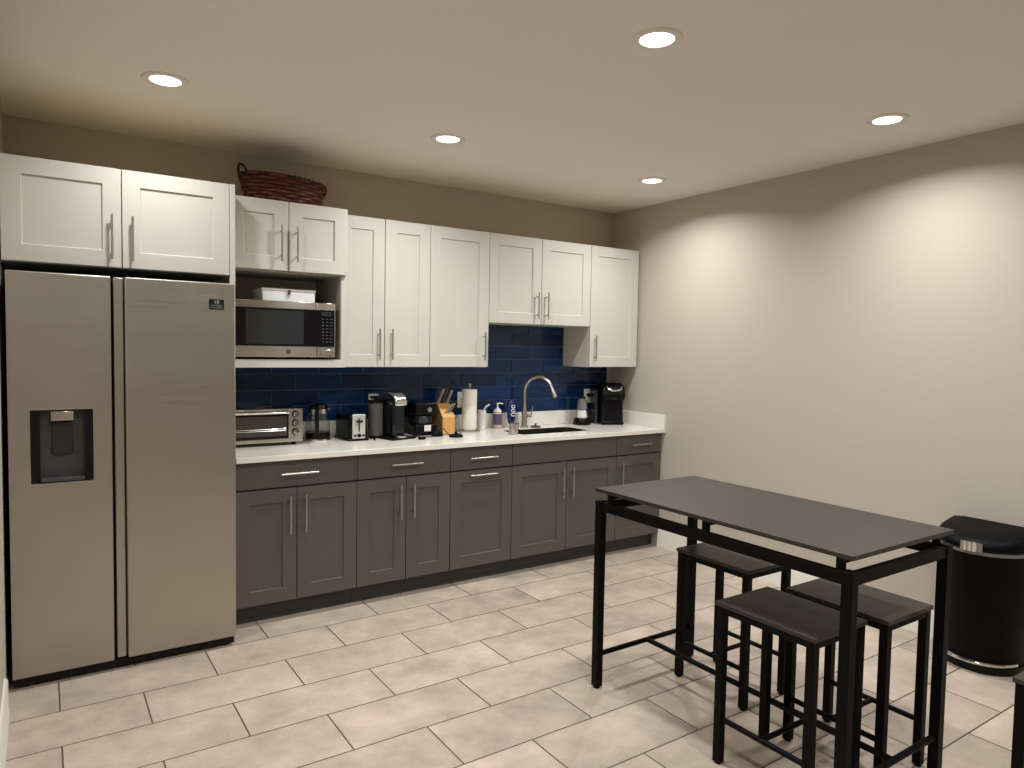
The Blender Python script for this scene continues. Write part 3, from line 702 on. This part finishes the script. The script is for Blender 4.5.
for i, (x, lab) in enumerate(((-.008, 'leftmost of the three small knives low in the block'), (.016, 'middle one of the three small knives low in the block'), (.040, 'rightmost of the three small knives low in the block, black'))):
    d_ = Vector((.35, -.42, .84)).normalized(); p = Vector((x, -.050 + .004 * i, .143)); q = d_.to_track_quat('Z', 'Y')
    rings = [[p + d_ * (.075 * f) + q @ Vector((.008 * s * a_, .006 * s * c_, 0)) for a_, c_ in ((1, .6), (.6, 1), (-.6, 1), (-1, .6), (-1, -.6), (-.6, -1), (.6, -1), (1, -.6))] for f, s in ((0, .8), (.3, .9), (.85, 1.08), (1, .8))]
    k_ = tag(MB().loops(rings).build('steak_knife', BPLAST if i == 2 else KNIFEH), lab, 'knife', 'knives in the wooden block')
    k_.matrix_world = Matrix.Translation(o_) @ Matrix.Rotation(R(8), 4, 'Z')

# flat round stopper and its loop
o_ = Vector((-1.672, -.375, Z)); sp = empty('round_stopper', o_, 'flat black round disc with small knob in front of the knife block', 'stopper')
MB().lathe([(.046, 0), (.047, .008), (.040, .016), (.001, .018)], n=32).build('disc', BLACK, sp)
MB().lathe([(.010, .0175), (.009, .026), (.013, .034), (.001, .038)], n=18).build('knob', BPLAST, sp)
cord('looped_cord', [(-1.715, -.375, Z + .006), (-1.735, -.36, Z + .035), (-1.755, -.345, Z + .055), (-1.78, -.33, Z + .045), (-1.785, -.315, Z + .015), (-1.80, -.305, Z + .004)], 'short black cord arching up beside the round black disc', r=.003)

# paper towels
o_ = Vector((-1.425, -.125, Z)); pt = empty('paper_towel_holder', o_, 'steel paper towel stand with round base and finial', 'paper towel holder')
MB().lathe([(.080, 0), (.080, .008), (.074, .012), (.001, .013)], n=40).build('base', STEEL, pt)
MB().lathe([(.006, .012), (.006, .315), (.012, .322), (.013, .333), (.008, .338), (.001, .339)], n=18).build('rod', CHROME, pt)
tag(MB().lathe([(.020, .014), (.052, .014), (.0525, .016), (.0525, .292), (.051, .294), (.020, .294)], n=40, ends=False).build('paper_towel_roll', PAPER, loc=tuple(o_)), 'white paper towel roll on the steel stand', 'paper towel')

# cup and brush
tag(MB().lathe([(.022, 0), (.026, .002), (.031, .138), (.029, .138), (.024, .006), (.001, .006)], n=28, ends=False).build('plastic_cup', WHITEP, loc=(-1.290, -.075, Z)), 'white plastic cup right of the paper towel stand', 'cup')
b = MB(); b.tube([(-1.292, -.070, Z + .012), (-1.283, -.078, Z + .13), (-1.262, -.085, Z + .165), (-1.236, -.092, Z + .180)], [.004, .005, .007, .006], 10)
tag(b.build('dish_brush', WHITEP), 'white brush handle sticking out of the white cup', 'brush')

# soap pump
o_ = Vector((-1.150, -.065, Z)); sb = empty('soap_dispenser', o_, 'pump soap bottle with lavender label and white pump', 'soap bottle')
MB().lathe([(.030, 0), (.033, .004), (.033, .115), (.028, .132), (.014, .143), (.001, .144)], n=28).build('bottle', PINK, sb)
MB().lathe([(.0336, .028), (.0336, .108)], n=28, ends=False).build('label', LAV, sb)
MB().lathe([(.0338, .108), (.0288, .133), (.0145, .1445), (.013, .150), (.006, .152), (.005, .178), (.010, .180), (.010, .188), (.001, .189)], n=24).build('pump', WHITEP, sb)
MB().tube([(0, 0, .184), (.02, -.012, .185), (.034, -.022, .180)], .0045, 8).build('nozzle', WHITEP, sb)

# blue dish soap
o_ = Vector((-1.040, -.085, Z)); ds = empty('dish_soap_bottle', o_, 'dark blue dish soap bottle with swirled white label beside the faucet', 'soap bottle')
MB().lathe([(.016, 0), (.018, .003), (.018, .022), (.001, .023)], n=24).build('cap', GREEN, ds)
MB().lathe([(.017, .0235), (.025, .035), (.034, .075), (.037, .125), (.034, .170), (.024, .200), (.010, .210), (.001, .211)], sy=.65, n=32).build('bottle', BLUEB, ds)
b = MB()
for k_ in range(3):
    pts = [(.019 * math.cos(t) * (1 - .15 * k_), -.0262 + .0012 * k_ , .100 + .030 * k_ + .011 * math.sin(t)) for t in [PI * 1.7 * i / 12 + k_ for i in range(13)]]
    b.tube(pts, .0035, 8)
b.build('label_swirl', WHITEP, ds)

# faucet
o_ = Vector((-.930, -.095, Z)); fa = empty('faucet', o_, 'brushed nickel gooseneck kitchen faucet with side lever', 'faucet')
MB().lathe([(.030, 0), (.030, .006), (.024, .012), (.0215, .03), (.0205, .115), (.017, .135), (.015, .17), (.001, .171)], n=28).build('base', NICKEL, fa)
pts = [(0, 0, .16), (0, 0, .22), (0, 0, .27)]; dv = Vector((.095, -.215, 0)); Lh = dv.length; dn = dv.normalized(); r_ = Lh / 2
for i in range(1, 20):
    t = PI - PI * i / 20 * .93; pts.append(tuple(dn * (r_ + r_ * math.cos(t)) + Vector((0, 0, .27 + r_ * .96 * math.sin(t)))))
MB().tube(pts, .0130, 14).build('neck', NICKEL, fa)
e0 = Vector(pts[-1]); dd = (e0 - Vector(pts[-2])).normalized()
b = MB(); b.tube([e0 - dd * .005, e0 + dd * .01, e0 + dd * .07, e0 + dd * .078], [.012, .0145, .0165, .015], 18); b.build('spray_head', NICKEL, fa)
b = MB(); b.cyl((.018, 0, .085), (.062, -.004, .085), .011, 16); b.tube([(.058, -.004, .085), (.064, -.006, .11), (.068, -.012, .16)], [.006, .005, .004], 10); b.build('lever', NICKEL, fa)

# tumbler by the sink, drain plug
tag(MB().lathe([(.030, 0), (.0335, .003), (.0345, .020), (.034, .075), (.031, .075), (.031, .006), (.001, .006)], n=32, ends=False).build('steel_cup', STEEL, loc=(-1.247, -.425, Z)), 'short steel cup on the worktop at the left end of the sink', 'cup')
o_ = Vector((-.845, -.125, Z)); dp = empty('sink_strainer', o_, 'small dark metal sink strainer lying right of the faucet', 'strainer')
MB().lathe([(.040, 0), (.040, .005), (.030, .010), (.001, .010)], n=28).build('disc', DGRAY, dp)
MB().lathe([(.006, .0095), (.006, .020), (.012, .026), (.001, .030)], n=16).build('knob', DGRAY, dp)

# small blender
o_ = Vector((-.405, -.135, Z)); bl = empty('small_blender', o_, 'small blender with round black base and clear cup, left of the corner coffee maker', 'blender')
MB().lathe([(.066, 0), (.068, .006), (.066, .035), (.055, .052), (.001, .053)], n=32).build('base', BPLAST, bl)
MB().lathe([(.040, .0535), (.042, .060), (.034, .112), (.030, .116), (.001, .117)], n=32).build('collar', WHITEP, bl)
MB().lathe([(.034, .1175), (.040, .125), (.036, .175), (.026, .205), (.001, .208)], n=32).build('cup', MGRAY, bl)
MB().lathe([(.028, .2085), (.028, .220), (.001, .222)], n=24).build('lid', BPLAST, bl)
# glass pitcher
o_ = Vector((-.298, -.066, Z)); gp = empty('glass_pitcher', o_, 'small dark glass pitcher between blender and corner coffee maker', 'pitcher')
MB().lathe([(.032, 0), (.034, .004), (.036, .06), (.032, .115), (.030, .115), (.034, .06), (.032, .008), (.001, .007)], n=30, ends=False).build('body', SMOKE, gp)
MB().tube([(.012, -.030, .10), (.018, -.045, .098), (.020, -.052, .06), (.018, -.046, .028), (.012, -.032, .024)], .005, 8).build('handle', SMOKE, gp)
# corner coffee maker
o_ = Vector((-.163, -.175, Z)); kc = empty('corner_coffee_maker', o_, 'large black single-serve coffee maker in the right corner of the worktop', 'coffee maker', rz=R(-24)); kc.scale = (1.12, 1, 1)
MB().box((-.078, -.100, 0), (.088, .115, .030)).build('base', BPLAST, kc, bevel=.010, seg=3)
MB().box((-.072, -.030, .030), (.084, .110, .200)).build('body', BPLAST, kc, bevel=.010, seg=3)
b = MB(); b.prism([(-.095, .03), (-.03, .03), (-.03, .2), (-.080, .2)], 'x', -.070, .082); b.build('cup_bay', BGLOSS, kc, bevel=.006)
b = MB(); b.prism([(-.112, .195), (.112, .195), (.112, .300), (.085, .322), (-.02, .330), (-.085, .308), (-.112, .26)], 'x', -.076, .088)
hd = b.build('head', BPLAST, kc, bevel=.016, seg=4)
b = MB(); b.tube([(-.046, -.108, .300), (-.042, -.124, .285), (-.02, -.135, .276), (.006, -.138, .274), (.032, -.135, .276), (.054, -.124, .285), (.058, -.108, .300)], .0075, 10); b.build('lid_handle', CHROME, hd)
MB().lathe([(.030, .195), (.036, .20), (.036, .225)], c=(.006, -.085, 0), n=24).build('brew_head', BGLOSS, kc)
MB().box((-.106, -.015, .004), (-.0795, .105, .270)).build('water_tank', SMOKE, kc, bevel=.012, seg=3)
MB().box((-.107, -.016, .2705), (-.0785, .106, .282)).build('tank_lid', BPLAST, kc, bevel=.004)
